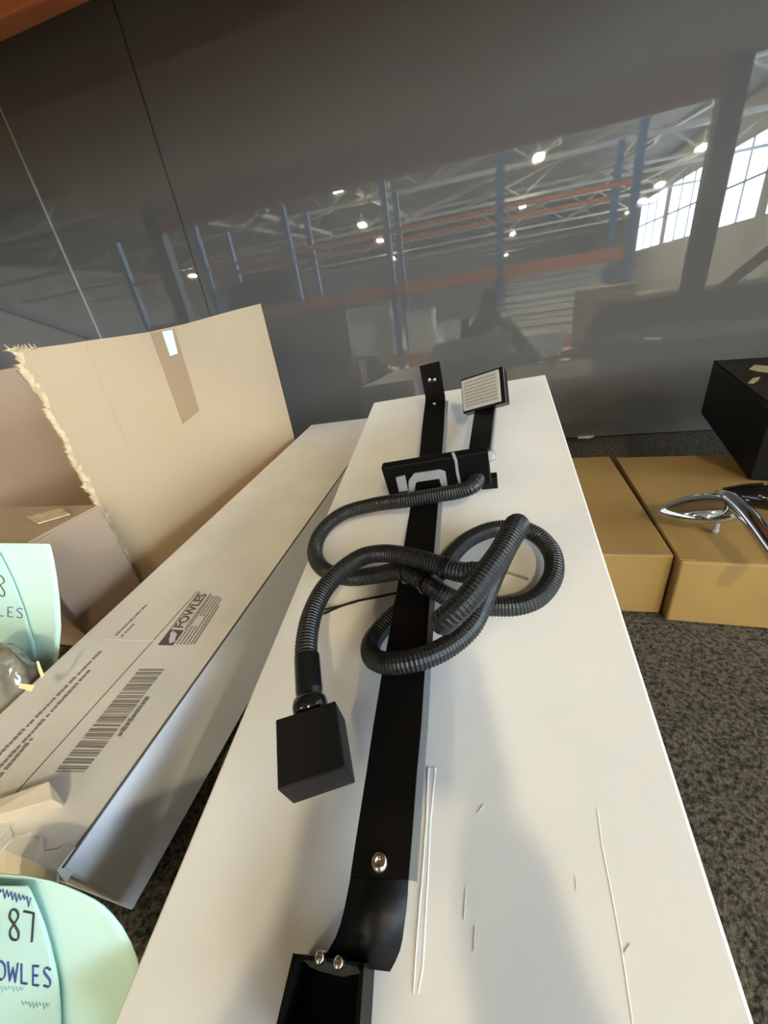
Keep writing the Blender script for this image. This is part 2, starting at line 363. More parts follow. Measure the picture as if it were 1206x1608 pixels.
BR = [((678, 290), (843, 253)), ((723, 330), (1018, 172)), ((668, 296), (818, 205)), ((888, 296), (1123, 158)), ((640, 345), (880, 222)), ((953, 272), (1038, 168)), ((813, 340), (1030, 222)), ((893, 340), (1103, 236)), ((300, 345), (480, 372)), ((330, 372), (420, 330)), ((400, 335), (520, 368)), ((420, 372), (610, 290)), ((560, 300), (650, 345))]
WORDS = ('first', 'second', 'third', 'fourth', 'fifth', 'sixth', 'seventh', 'eighth', 'ninth', 'tenth', 'eleventh', 'twelfth', 'thirteenth')
for k, (a, b) in enumerate(sorted(BR)):
    a, b = roof_pt(*a), roof_pt(*b); dd = (b - a).normalized(); sdv = dd.cross(Z).normalized()
    o = mk('roof_brace', obox(B(), (a + b) / 2, dd, sdv, Z, (b - a).length, 0.16, 0.16), M['truss'], loc=(a + b) / 2)
    tag(o, 'pale slanting roof brace, %s from the left in the reflection' % WORDS[k], 'brace', 'roof braces of the hall')

# ================================================================== the two long white cartons
def carton_frame(A, Bp, VP, width):
    ra, rb, u = W(*A), W(*Bp), W(*VP).normalized()
    k = ra.dot(u) / rb.dot(u); d = k * rb - ra; s = width / d.length
    return CAM + ra * s, u, d.normalized(), d.normalized().cross(u)
O1, U1, W1, N1 = carton_frame((587, 632), (856, 588), (747, 251), 0.30)
def B1(px, py, h=0.0): return on(px, py, O1 + N1 * h, N1)
def L1(s, r, h=0.0): return O1 - U1 * s + W1 * r + N1 * h         # s towards the viewer, r to the right
T1, LEN1 = 0.078, 0.765
lc = empty('long_carton', L1(LEN1 / 2, 0.15, -T1), 'long plain white carton with the black bar and coiled hose lying on it', 'carton')
hexa(bm := B(), [L1(LEN1, 0, -T1), L1(LEN1, 0.3, -T1), L1(0, 0.3, -T1), L1(0, 0, -T1), L1(LEN1, 0, 0), L1(LEN1, 0.3, 0), L1(0, 0.3, 0), L1(0, 0, 0)], 0.0018, 2)
mk('body', bm, M['white_card'], lc)
# lid seam ridge and the clear tape along the middle
seam = [B1(*q, 0.0) for q in ((938, 1270), (946, 1330), (962, 1410), (978, 1500), (994, 1608))]
mk('lid_seam', strip(B(), [p - W1 * 0.0003 + N1 * 0.00022 for p in seam], [p + W1 * 0.0004 + N1 * 0.0001 for p in seam], N1, 0.0007), M['white_card'], lc)
tp = [((671, 1205), (684, 1205)), ((668, 1290), (676, 1290)), ((661, 1380), (672, 1380)), ((655, 1450), (668, 1450)), ((650, 1520), (664, 1520)), ((648, 1560), (657, 1560))]
mk('clear_tape', strip(B(), [B1(*a, 0.0003) for a, b in tp], [B1(*b, 0.00025) for a, b in tp], N1, 0.0003), M['tape_gloss'], lc)
mk('tape_highlight', strip(B(), [B1(a[0] + 1, a[1], 0.0006) for a, b in tp], [B1(a[0] + 5 - 0.4 * k, a[1], 0.0002) for k, (a, b) in enumerate(tp)], N1, 0.0005), M['tape_shine'], lc)  # raised streaks put in for the bluish highlights along the tape
mk('tape_highlight', strip(B(), [B1(b[0] - 1, b[1], 0.0005) for a, b in tp], [B1(b[0] + 1.2, b[1], 0.0002) for a, b in tp], N1, 0.0005), M['tape_shine'], lc)
for (px, py), (L, ang) in (((755, 1270), (0.006, 0.9)), ((800, 1245), (0.010, -0.4)), ((985, 1490), (0.005, 0.8)), ((730, 1420), (0.012, 1.5)), ((745, 1475), (0.009, 1.5)), ((905, 1390), (0.006, 1.5))):
    c = B1(px, py, 0.0002); d = W1 * math.cos(ang) + U1 * math.sin(ang)
    mk('scuff', obox(B(), c, d, d.cross(N1), N1, L, 0.0005, 0.0002), M['pale_goods'], lc)

O2, U2, W2, N2 = carton_frame((489, 667), (601, 653.6), (790, 388), 0.205)
def B2(px, py, h=0.0): return on(px, py, O2 + N2 * h, N2)
def L2(s, r, h=0.0): return O2 - U2 * s + W2 * r + N2 * h
T2 = 0.0938
LEN2 = (O2 - B2(96, 1366)).dot(U2)
pc = empty('printed_carton', L2(LEN2 / 2, 0.1, -T2), 'long off-white carton printed with barcode and black label, left of the hose carton', 'carton')
hexa(bm := B(), [L2(LEN2, 0, -T2), L2(LEN2, 0.205, -T2), L2(0, 0.205, -T2), L2(0, 0, -T2), L2(LEN2, 0, 0), L2(LEN2, 0.205, 0), L2(0, 0.205, 0), L2(0, 0, 0)], 0.0015, 2)
mk('body', bm, M['white_card_b'], pc)
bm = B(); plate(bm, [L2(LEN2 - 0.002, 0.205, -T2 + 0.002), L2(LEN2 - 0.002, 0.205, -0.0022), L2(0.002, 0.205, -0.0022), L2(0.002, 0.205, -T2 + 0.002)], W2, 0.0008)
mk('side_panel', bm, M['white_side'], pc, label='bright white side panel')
mk('lid_line', strip(B(), [L2(LEN2 - 0.001, 0.2046, 0.0003), L2(0, 0.2046, 0.0003)], [L2(LEN2 - 0.001, 0.2058, 0.0001), L2(0, 0.2058, 0.0001)], N2, 0.0014), M['ink_print'], pc)
E2 = 0.00035
def ink(name, quads, m, parent=pc):
    bm = B()
    for q in quads: plate(bm, [B2(*p, 0.00005) for p in q], N2, E2)
    mk(name, bm, m, parent)
def line2(a, b, w):                                       # a printed rule between two pixels, w metres wide
    p, q = B2(*a), B2(*b); d = (q - p).normalized(); s = d.cross(N2) * (w / 2)
    return [p - s, p + s, q + s, q - s]
bm = B(); plate(bm, line2((-15, 1290), (310, 929), 0.0009), N2, E2); mk('printed_rule', bm, M['ink_print'], pc)
# small print: rows of tiny marks running along the carton
def small_print(a, b, h, seed, m):
    rnd = random.Random(seed); p, q = B2(*a), B2(*b); L = (q - p).length; d = (q - p) / L; s = d.cross(N2); x = 0; bm = B()
    while x < L:
        w = rnd.uniform(0.0022, 0.0045); o = rnd.uniform(0, 0.3) * h
        plate(bm, [p + d * x - s * (h / 2 - o), p + d * x + s * (h / 2), p + d * (x + w) + s * (h / 2 - o * 0.5), p + d * (x + w) - s * (h / 2 - o)], N2, E2)
        x += w + rnd.choice((0.0005, 0.0006, 0.0007, 0.0005, 0.002))
    mk('small_print', bm, m, pc, kind='stuff')
small_print((-8, 1192), (155, 1026), 0.0050, 1, M['ink_grey'])
small_print((-8, 1213), (138, 1055), 0.0050, 2, M['ink_grey'])
small_print((-8, 1228), (47, 1163), 0.0050, 3, M['ink_grey'])
small_print((182, 998), (229, 951), 0.0040, 4, M['ink_grey'])
small_print((190, 1000), (209, 981), 0.0040, 5, M['ink_grey'])
small_print((186, 1156), (230, 1097), 0.0060, 6, M['ink_grey'])
mk('pencil_line', plate(B(), line2((165, 1003), (243, 1006), 0.002), N2, E2), M['pale_goods'], pc)
# barcode
rnd = random.Random(11); c00, c01, c10, c11 = (219, 1051), (258, 1051), (85, 1214), (131, 1215)
bm = B(); s = 0.0
a0, a1, b0, b1_ = B2(*c00), B2(*c01), B2(*c10), B2(*c11)
while s < 0.985:
    w = rnd.choice((0.006, 0.009, 0.013, 0.018)); e = min(1, s + w)
    plate(bm, [a0.lerp(b0, s), a1.lerp(b1_, s), a1.lerp(b1_, e), a0.lerp(b0, e)], N2, E2); s = e + rnd.choice((0.006, 0.008, 0.012, 0.018))
mk('barcode', bm, M['ink_grey'], pc, kind='stuff')
# shop label: black square with a pale tick, name, ruled lines
def text_mesh(body, origin, dx, dy, h, length, m, parent, n, name='lettering'):
    cu = bpy.data.curves.new('t', 'FONT'); cu.body = body; cu.size = 1; cu.offset = 0.025
    ob = bpy.data.objects.new('t', cu); sc.collection.objects.link(ob)
    dg = bpy.context.evaluated_depsgraph_get(); me = bpy.data.meshes.new_from_object(ob.evaluated_get(dg))
    bm = B(); bm.from_mesh(me); bpy.data.objects.remove(ob); bpy.data.meshes.remove(me)
    xs = [v.co.x for v in bm.verts]; ys = [v.co.y for v in bm.verts]; xa, xb, ya, yb_ = min(xs), max(xs), min(ys), max(ys)
    for v in bm.verts: v.co = origin + dx * ((v.co.x - xa) / (xb - xa) * length) + dy * ((v.co.y - ya) / (yb_ - ya) * h) + n * 0.0004
    return mk(name, bm, m, parent)
def bil(q, s, t): return q[0].lerp(q[1], s).lerp(q[3].lerp(q[2], s), t)
lq = [B2(*q) for q in ((248, 1013), (313, 929), (353, 937), (303, 1014))]     # near-left, far-left, far-right, near-right
def lab(s, t): return bil(lq, s, t)
mk('logo_square', plate(B(), [lab(0.0, 0.03), lab(0.26, 0.03), lab(0.26, 0.44), lab(0.0, 0.44)], N2, E2), M['ink_print'], pc)
sw = [(0.03, 0.30), (0.10, 0.20), (0.16, 0.16), (0.20, 0.10), (0.24, 0.14), (0.19, 0.33), (0.12, 0.36), (0.06, 0.43)]
mk('logo_tick', plate(B(), [lab(*q) + N2 * E2 for q in sw], N2, 0.0002), M['label_white'], pc)
o = lab(0.30, 0.36); dx = (lab(0.98, 0.36) - o); dy = (lab(0.30, 0.06) - o)
text_mesh('FOWLES', o, dx.normalized(), dy.normalized(), dy.length, dx.length, M['ink_print'], pc, N2)
bm = B()
for t, sa, sb in ((0.0, 0.0, 1.0), (0.44, 0.28, 1.0)):
    plate(bm, [lab(sa, t), lab(sb, t), lab(sb, t + 0.025), lab(sa, t + 0.025)], N2, E2)
mk('label_rule', bm, M['ink_print'], pc)
for i, (t, segs) in enumerate(((0.50, ((0.02, 0.98),)), (0.60, ((0.02, 0.35), (0.55, 0.97))), (0.70, ((0.02, 0.36), (0.55, 0.98))), (0.80, ((0.02, 0.98),)), (0.90, ((0.02, 0.95),)), (0.98, ((0.03, 0.8),)))):
    bm = B(); rnd = random.Random(40 + i)
    for sa, sb in segs:
        s = sa
        while s < sb:
            e = min(sb, s + rnd.uniform(0.02, 0.05)); plate(bm, [lab(s, t), lab(e, t), lab(e, t + 0.045), lab(s, t + 0.045)], N2, E2); s = e + 0.01
    mk('label_text', bm, M['ink_grey'], pc, kind='stuff')
# crushed end with torn tape
bm = B(); rnd = random.Random(5)
pts = [L2(LEN2 + 0.001, 0.205 - 0.012 * k, 0.0) for k in range(10)]
for k in range(9):
    a, b = pts[k], pts[k + 1]
    hexa(bm, [a - N2 * 0.012 - U2 * 0.003, b - N2 * 0.012 - U2 * 0.003, b - N2 * 0.012 + U2 * 0.002, a - N2 * 0.012 + U2 * 0.002,
              a + N2 * rnd.uniform(0.0005, 0.003), b + N2 * rnd.uniform(0.0005, 0.003), b + N2 * 0.001 + U2 * rnd.uniform(0.006, 0.014), a + N2 * 0.001 + U2 * rnd.uniform(0.006, 0.014)])
mk('crushed_end', bm, M['white_card_b'], pc)
e0 = [L2(LEN2 + 0.0015, r_, -0.001) for r_ in (0.0, 0.05, 0.10, 0.15, 0.203)]
e1 = [L2(LEN2 + 0.020 + 0.004 * (k % 2), r_, -0.022 - 0.003 * (k % 3)) for k, r_ in enumerate((0.0, 0.05, 0.10, 0.15, 0.203))]
mk('end_flap', strip(B(), e0, e1, (N2 - U2).normalized(), 0.0015), M['cream'], pc)

# block of torn cream packing card on the printed carton
fa, fb, fc, fd = B2(-20, 1300), B2(100, 1268), B2(96, 1240), B2(-15, 1275)
tf = empty('packing_piece', (fa + fb) / 2, 'small cream scrap of packing card lying on the printed carton', 'packing')
mk('scrap_body', hexa(B(), [fa, fb, B2(103, 1262), fd, fa + N2 * 0.012, fb + N2 * 0.013, fc + N2 * 0.016, fd + N2 * 0.012], 0.001), M['cream'], tf)

# hidden props that carry the raised far ends
def prop(name, lo, hi, label):
    t = empty(name, ((lo[0] + hi[0]) / 2, (lo[1] + hi[1]) / 2, lo[2]), label, 'carton')
    mk('body', abox(B(), lo, hi, 0.002), M['card_in'], t); mk('tape', abox(B(), (lo[0] + 0.02, (lo[1] + hi[1]) / 2 - 0.02, hi[2] - 0.0002), (hi[0] - 0.02, (lo[1] + hi[1]) / 2 + 0.02, hi[2] + 0.0005)), M['tape_brown'], t)
zu = min(L1(0.12, 0, -T1).z, L1(0.12, 0.3, -T1).z)
prop('support_carton', (-0.19, L1(0.12, 0, -T1).y + 0.025, 0.001), (-0.02, L1(0.12, 0, -T1).y + 0.10, zu + 0.002), 'small carton hidden under the raised far end of the plain white carton')
zu = min(L2(0.1, 0, -T2).z, L2(0.1, 0.205, -T2).z)
prop('support_carton', (-0.44, L2(0.1, 0, -T2).y + 0.02, 0.001), (-0.27, L2(0.1, 0, -T2).y + 0.09, zu - 0.0005), 'small carton hidden under the raised far end of the printed white carton')

# ================================================================== the big torn box on the left
NP, FP = V((-0.6385, 0.45, 0)), V((-0.4865, 0.90, 0))
SD = (FP - NP); SL = SD.length; SD = SD / SL; SN = V((SD.y, -SD.x, 0))        # along the side wall, and its outer side (to the right)
ob = empty('open_cardboard_box', (-0.85, 0.75, 0), 'big open brown cardboard box with torn front edge, at the left by the panel', 'box')
def wl(px, py, off=0.0): return on(px, py, NP + SN * off, SN)
top = [(-0.002, HC + 0.021)] + [((wl(*q) - NP).dot(SD), wl(*q).z) for q in ((60, 546), (100, 541), (137, 535), (190, 528), (236, 521), (290, 509), (340, 495), (380, 484), (408, 477))]
top[-1] = (SL, top[-1][1])
def topz(s):
    for (a, za), (b, zb) in zip(top, top[1:]):
        if s <= b: return za + (zb - za) * max(0, (s - a)) / (b - a)
    return top[-1][1]
bm = B(); rnd = random.Random(3); nr = 70; TH = 0.006
cols = 14
def edge_s(z):
    return 0.0 + 0.002 * math.sin(z * 90) + rnd.uniform(-0.0025, 0.0025) + (-0.012 if 0.135 < z < 0.145 else 0) + (-0.008 if 0.215 < z < 0.222 else 0)
es = [edge_s(i * 0.44 / nr) for i in range(nr + 1)]
for side in (0, 1):
    g = []
    for i in range(nr + 1):
        row = []
        for j in range(cols + 1):
            s = es[i] + (SL - es[i]) * j / cols; zt = topz(s)
            row.append(bm.verts.new(NP + SD * s - SN * (TH * side) + Z * (zt * i / nr)))
        g.append(row)
    for i in range(nr):
        for j in range(cols):
            f = (g[i][j], g[i][j + 1], g[i + 1][j + 1], g[i + 1][j]); bm.faces.new(f if side == 0 else f[::-1])
    if side == 0: g0 = g
for i in range(nr):
    for j in (0, cols): bm.faces.new((g0[i][j], g0[i + 1][j], g[i + 1][j], g[i][j]))
for j in range(cols): bm.faces.new((g0[nr][j], g0[nr][j + 1], g[nr][j + 1], g[nr][j]))
mk('side_wall', bm, M['card'], ob)
# frayed fluting along the torn edge
bm = B()
for i in range(nr * 2):
    z = 0.44 * i / (nr * 2); s = es[min(nr, i // 2)]
    if z > topz(0) - 0.002: break
    w = rnd.choice((0.001, 0.0015, 0.002, 0.003, 0.0055)) * (2.2 if z > 0.40 else 1); hgt = rnd.uniform(0.003, 0.007)
    c = NP + SD * (s + 0.002) - SN * 0.003 + Z * z
    hexa(bm, [c - SN * 0.003, c + SN * 0.0035, c + SN * 0.003 + SD * 0.004, c - SN * 0.003 + SD * 0.003,
              c - SD * w + Z * hgt, c - SD * w * 0.7 + SN * 0.0036 + Z * hgt, c + SN * 0.0036 + SD * 0.006 + Z * hgt * 1.3, c - SN * 0.003 + SD * 0.003 + Z * hgt])
mk('torn_edge', bm, M['torn'], ob, kind='stuff')
bm = B()
for k in range(26):
    s = rnd.uniform(-0.004, 0.03); c = NP + SD * s - SN * rnd.uniform(0, 0.006) + Z * (topz(0) - 0.004)
    d = V((rnd.uniform(-1, 1), rnd.uniform(-1, 0.3), rnd.uniform(0.2, 1))).normalized() * rnd.uniform(0.006, 0.014)
    hexa(bm, [c - SN * 0.001, c + SN * 0.001, c + SN * 0.001 + SD * 0.003, c - SN * 0.001 + SD * 0.003, c + d - SN * 0.0004, c + d + SN * 0.0004, c + d + SD * 0.001, c + d + SD * 0.001 - SN * 0.0004])
mk('frayed_corner', bm, M['torn'], ob, kind='stuff')
QD = V((-SN.x, -SN.y, 0))                                  # to the left, square to the side wall
BL = 0.46
def slab(p, q, h0, h1, th, nrm):
    return hexa(B(), [p, q, q + nrm * th, p + nrm * th, p + Z * h0, q + Z * h1, q + Z * h1 + nrm * th, p + Z * h0 + nrm * th])
pB = FP + QD * 0.007; pL = FP + QD * BL
mk('back_wall', slab(pB, pL, 0.445, 0.42, 0.006, -SD), M['card_in'], ob)
mk('left_wall', slab(pL - SD * 0.007, pL - SD * 0.64, 0.42, 0.405, 0.006, -QD), M['card_in'], ob)
mk('box_floor', hexa(B(), [NP + QD * 0.008 + SD * 0.02 + Z * 0.001, FP + QD * 0.008 - SD * 0.008 + Z * 0.001, pL - QD * 0.008 - SD * 0.008 + Z * 0.001, NP + QD * (BL - 0.008) + SD * 0.06 + Z * 0.001,
     NP + QD * 0.008 + SD * 0.02 + Z * 0.006, FP + QD * 0.008 - SD * 0.008 + Z * 0.006, pL - QD * 0.008 - SD * 0.008 + Z * 0.006, NP + QD * (BL - 0.008) + SD * 0.06 + Z * 0.006]), M['card_in'], ob)
mk('tape', plate(B(), [wl(*q, 0.0003) for q in ((236, 523), (274, 516), (313, 645), (287, 666))], SN, 0.0006), M['tape_brown'], ob)
mk('paper_label', plate(B(), [wl(*q, 0.001) for q in ((254, 521), (270, 518), (279, 555), (267, 559))], SN, 0.0006), M['label_white'], ob, label='small white paper label')
sc_l = [wl(*q, 0.0004) for q in ((133, 538), (160, 610), (200, 700))]
mk('crease', strip(B(), [p for p in sc_l], [p + SD * 0.0035 for p in sc_l], SN, 0.0006), M['card_pink'], ob)

# small carton in front of it
sm = empty('small_carton', (-0.76, 0.36, 0), 'small closed tan carton in front of the torn box, behind the mint tag', 'carton')
xr, ya, yc, zt = -0.606, 0.315, 0.432, HC - 0.2175
mk('body', abox(B(), (-0.92, ya, 0.001), (xr, yc, zt), 0.0025), M['card_pink'], sm)
mk('lid_flap', hexa(B(), [V((-0.9, ya + 0.004, zt)), V((xr - 0.001, ya + 0.004, zt)), V((xr - 0.001, yc - 0.002, zt)), V((-0.9, yc - 0.002, zt)),
   V((-0.9, ya + 0.004, zt + 0.004)), V((xr - 0.001, ya + 0.004, zt + 0.005)), V((xr - 0.001, yc - 0.002, zt + 0.003)), V((-0.9, yc - 0.002, zt + 0.003))]), M['card'], sm)
tb = [at_z(q[0], q[1], zt + 0.0055) for q in ((42, 813), (95, 799), (111, 808), (60, 823))]
mk('loose_tape', plate(B(), tb, Z, 0.0015), M['torn'], sm)

# ================================================================== mint paper tags with handwriting
GL = {'1': [[(0.2, 0.8), (0.5, 1), (0.5, 0)]], '8': [[(0.5, 0.52), (0.15, 0.72), (0.3, 0.98), (0.7, 0.98), (0.8, 0.75), (0.2, 0.28), (0.3, 0.02), (0.75, 0.0), (0.85, 0.25), (0.5, 0.52)]],
      '7': [[(0.05, 1), (0.85, 0.98), (0.7, 0)]], 'O': [[(0.5, 1), (0.1, 0.7), (0.1, 0.3), (0.45, 0), (0.85, 0.25), (0.85, 0.75), (0.5, 1)]],
      'W': [[(0, 1), (0.2, 0), (0.5, 0.75), (0.75, 0), (1, 1)]], 'L': [[(0.2, 1), (0.2, 0), (0.8, 0.0)]], 'E': [[(0.8, 1), (0.2, 1), (0.2, 0), (0.8, 0)], [(0.2, 0.5), (0.7, 0.5)]],
      'S': [[(0.85, 0.9), (0.4, 1), (0.15, 0.75), (0.75, 0.35), (0.65, 0.02), (0.1, 0.05)]], 'F': [[(0.2, 0), (0.2, 1), (0.85, 1)], [(0.2, 0.55), (0.7, 0.55)]]}
def handwriting(txt, px, py, w, h, slope, depth, r, m, parent, spacing=1.15):
    bm = B()
    for i, ch in enumerate(txt):
        for st in GL.get(ch, []):
            pts = [at(px + (i * spacing + a) * w, py - b * h + slope * (i * spacing + a) * w, depth(px + (i * spacing + a) * w, py - b * h + slope * (i * spacing + a) * w) - 0.0007) for a, b in st]
            sweep(bm, catmull(pts, 4) if ch in '8OS' else [q for a, b in zip(pts, pts[1:]) for q in (a, a.lerp(b, 0.5))] + [pts[-1]], r, 6)
    return mk('handwriting', bm, m, parent)
def sheet(rows, depth, m, parent, name, nx=14, th=0.0006):
    """rows: (py, left px, right px) from top to bottom"""
    bm = B(); g = []
    for py, l, r in rows: g.append([bm.verts.new(at(l + (r - l) * i / nx, py + 0, depth(l + (r - l) * i / nx, py))) for i in range(nx + 1)])
    for a, b in zip(g, g[1:]):
        for i in range(nx): bm.faces.new((a[i], a[i + 1], b[i + 1], b[i]))
    o = mk(name, bm, m, parent, smooth=True); md = o.modifiers.new('thick', 'SOLIDIFY'); md.thickness = th; md.offset = 0; return o
# near tag
d2 = lambda px, py: 0.236 + 0.012 * max(0, (150 - px) / 190) ** 1.5 - 0.003 * max(0, (px - 150) / 60) - 0.004 * max(0, (1500 - py) / 130)
mt = empty('paper_tag', at(60, 1520, 0.24), 'large mint green handwritten tag at the lower left, against the printed carton', 'tag')
rows = [(1372, -40, 8), (1376, -40, 45), (1383, -40, 80), (1392, -40, 105), (1402, -40, 128), (1412, -40, 148), (1422, -40, 163), (1436, -40, 177), (1455, -40, 192), (1480, -40, 206), (1505, -40, 216), (1540, -40, 222), (1580, -40, 226), (1640, -40, 228)]
sheet(rows, d2, M['mint'], mt, 'back_sheet')
d2f = lambda px, py: d2(px, py) - 0.004 - 0.004 * max(0, (90 - px) / 90)
rows = [(1391, -40, 44), (1400, -40, 49), (1420, -40, 58), (1450, -40, 70), (1480, -40, 79), (1510, -40, 86), (1540, -40, 92), (1570, -40, 95), (1600, -40, 96), (1640, -40, 96)]
sheet(rows, d2f, M['mint2'], mt, 'front_sheet')
handwriting('187', -12, 1470, 20, 46, 0.14, d2f, 0.0006, M['ink_black'], mt, 1.2)
handwriting('FOWLES', -24, 1535, 15.5, 30, 0.15, d2f, 0.00052, M['ink_blue'], mt, 1.17)
def scribble(x, y, w, h, slope, depth, r, m, parent, n):
    rnd = random.Random(int(x + y)); pts = [at(x + w * i / n, y + slope * w * i / n + (h if i % 2 else 0) * rnd.uniform(0.3, 1), depth(x + w * i / n, y) - 0.0006) for i in range(n + 1)]
    mk('faint_writing', sweep(B(), pts, r, 5), m, parent)
scribble(-8, 1392, 56, 16, 0.32, d2f, 0.00035, M['ink_blue'], mt, 18)
scribble(-5, 1548, 42, 10, 0.05, d2f, 0.0003, M['ink_faint'], mt, 14)
scribble(34, 1572, 44, 10, 0.08, d2f, 0.0003, M['ink_faint'], mt, 16)
# far tag
d1 = lambda px, py: 0.499 - 0.0002 * (px - 50) + 0.00003 * (1000 - py)
mt2 = empty('paper_tag', at(50, 960, 0.475), 'smaller mint green handwritten tag standing upright behind the clear bag', 'tag')
rows = [(853, -40, 20), (854, -40, 78), (858, -40, 80), (880, -40, 85), (910, -40, 90), (945, -40, 94), (985, -40, 96), (1020, -40, 93), (1050, -20, 89), (1085, 0, 84)]
sheet(rows, d1, M['mint'], mt2, 'back_sheet')
d1f = lambda px, py: d1(px, py) - 0.004
rows = [(868, -40, -1), (885, -40, 8), (910, -40, 20), (935, -40, 30), (960, -40, 39), (985, -40, 46), (1010, -40, 54), (1040, -40, 60)]
sheet(rows, d1f, M['mint2'], mt2, 'front_sheet')
handwriting('8', -10, 929, 20, 30, 0.5, d1f, 0.0007, M['ink_black'], mt2)
handwriting('FOWLES', -50, 962, 12.5, 15, 0.10, d1f, 0.0006, M['ink_blue'], mt2, 1.2)
# bagged brass fitting in front of the far tag
bc = at(-18, 1082, 0.440); bag = empty('bagged_fitting', V((bc.x, bc.y, 0.0)), 'clear plastic bag around a brass fitting, beside the printed carton', 'bag')
bm = B(); bmesh.ops.create_icosphere(bm, subdivisions=4, radius=1.0); rnd = random.Random(9)
for v in bm.verts:
    n = v.co.copy(); k = 1 + 0.06 * math.sin(9 * n.x + 4 * n.z) + 0.05 * math.sin(11 * n.y - 7 * n.z) + 0.03 * math.sin(23 * n.z + 9 * n.x)
    v.co = V((n.x * 0.053 * k, n.y * 0.041 * k, n.z * 0.064 * k)) + V((bc.x, bc.y, max(bc.z, 0.066)))
bc.z = max(bc.z, 0.066)
mk('plastic_bag', bm, M['bag'], bag, smooth=True)
mk('brass_ring', strip(B(), [at(q[0], q[1], 0.392) for q in ((57, 1038), (60, 1052), (65, 1066))], [at(q[0], q[1], 0.392) for q in ((61, 1038), (66, 1052), (70, 1060))], W(60, 1050).normalized(), -0.002), M['brass'], bag)
mk('brass_tab', plate(B(), [at(q[0], q[1], 0.385) for q in ((31, 1073), (55, 1076), (49, 1086), (29, 1080))], -W(40, 1080).normalized(), 0.002), M['brass'], bag)

# ================================================================== right: golden cartons, black case, chrome fitting
zt = HC - 0.317
def quad_box(name, bl, br, fr, fl, z0, z1, m, label, cat, lid=True):
    c = (V(bl) + V(br) + V(fr) + V(fl)) / 4; t = empty(name, (c.x, c.y, z0), label, cat)
    pts = [V((*q[:2], z0)) for q in (fl, fr, br, bl)] + [V((*q[:2], z1)) for q in (fl, fr, br, bl)]
    mk('body', hexa(B(), pts, 0.003, 3), m, t); return t
a, b = at_z(957, 716, zt), at_z(1060, 872, zt)
c1 = quad_box('kraft_carton', (a.x - 0.23, a.y), (a.x, a.y), (b.x, b.y), (b.x - 0.23, b.y), 0.001, zt, M['card_gold'], 'left of the two low golden-brown cartons, touching the white carton', 'carton')
for q in (c1,):
    mk('lid_edge', strip(B(), [V((b.x - 0.228, b.y + 0.006, zt + 0.0006)), V((b.x - 0.003, b.y + 0.006, zt + 0.0006))], [V((b.x - 0.228, b.y + 0.001, zt + 0.0002)), V((b.x - 0.003, b.y + 0.001, zt + 0.0002))], Z, 0.001), M['tape_brown'], q)
a, b = at_z(967, 718, zt), at_z(1070, 882, zt)
c2 = quad_box('kraft_carton', (a.x, a.y), (a.x + 0.56, a.y - 0.03), (b.x + 0.56, b.y - 0.03), (b.x, b.y), 0.001, zt, M['card_gold'], 'right golden-brown carton carrying the black case and the chrome fitting', 'carton')
bx, ba = V((b.x, b.y, 0)), V((a.x, a.y, 0)); dd = (ba - bx).normalized(); rr = V((dd.y, -dd.x, 0))
mk('lid_flap', strip(B(), [bx + dd * 0.004 + Z * (zt + 0.0012), ba - dd * 0.004 + Z * (zt + 0.0012)], [bx + dd * 0.004 + rr * 0.016 + Z * (zt + 0.0012), ba - dd * 0.004 + rr * 0.016 + Z * (zt + 0.0012)], Z, 0.0012), M['card_gold'], c2)
# black case
cf, cn = V((0.489, 1.044, 0)), V((0.4015, 0.6695, 0)); cdv = (cf - cn).normalized(); crt = V((cdv.y, -cdv.x, 0)); cw = 0.42
zb, zc = zt + 0.0015, HC - 0.198
ks = empty('black_case', (cn + cf) / 2 + crt * cw / 2 + Z * zb, 'matt black case with gold printing on its lid, at the right edge', 'case')
mk('body', hexa(B(), [cn + Z * zb, cn + crt * cw + Z * zb, cf + crt * cw + Z * zb, cf + Z * zb, cn + Z * (zc - 0.004), cn + crt * cw + Z * (zc - 0.004), cf + crt * cw + Z * (zc - 0.004), cf + Z * (zc - 0.004)], 0.002), M['case'], ks)
mk('lid', hexa(B(), [cn + Z * (zc - 0.004), cn + crt * cw + Z * (zc - 0.004), cf + crt * cw + Z * (zc - 0.004), cf + Z * (zc - 0.004), cn + Z * zc, cn + crt * cw + Z * zc, cf + crt * cw + Z * zc, cf + Z * zc], 0.0012), M['case_top'], ks)
for q in (((1176, 580), (1185, 573), (1230, 577), (1228, 588), (1190, 584)), ((1174, 602), (1182, 594), (1194, 592), (1190, 598), (1182, 603))):
    mk('gold_print', plate(B(), [at_z(p[0], p[1], zc + 0.0002) for p in q], Z, 0.0004), M['gold_print'], ks)
# chrome fitting: pointed shell, peg, arm
tip, tail = at_z(1031, 806, zt + 0.022), at_z(1165, 800, zt + 0.030)
ch = empty('chrome_fitting', V(((tip.x + tail.x) / 2, (tip.y + tail.y) / 2, zt)), 'shiny chrome pointed fitting with an arm, lying on the right golden-brown carton', 'fitting')
ax = (tail - tip); L = ax.length; ax = ax / L; sd = ax.cross(Z).normalized(); upv = sd.cross(ax)
bm = B(); n, sd_n = 26, 32; rings = []
for i in range(n + 1):
    s = i / n; w = 0.034 * 1.95 * (s ** 0.72) * ((1 - s) ** 0.5) * 0.92; w = max(w, 0.0006)
    hgt = w * 0.85; c = tip + ax * (L * s)
    rings.append([bm.verts.new(c + sd * (w * math.cos(6.2832 * k / sd_n)) + upv * ((hgt if math.sin(6.2832 * k / sd_n) > 0 else hgt * 0.55) * math.sin(6.2832 * k / sd_n))) for k in range(sd_n)])
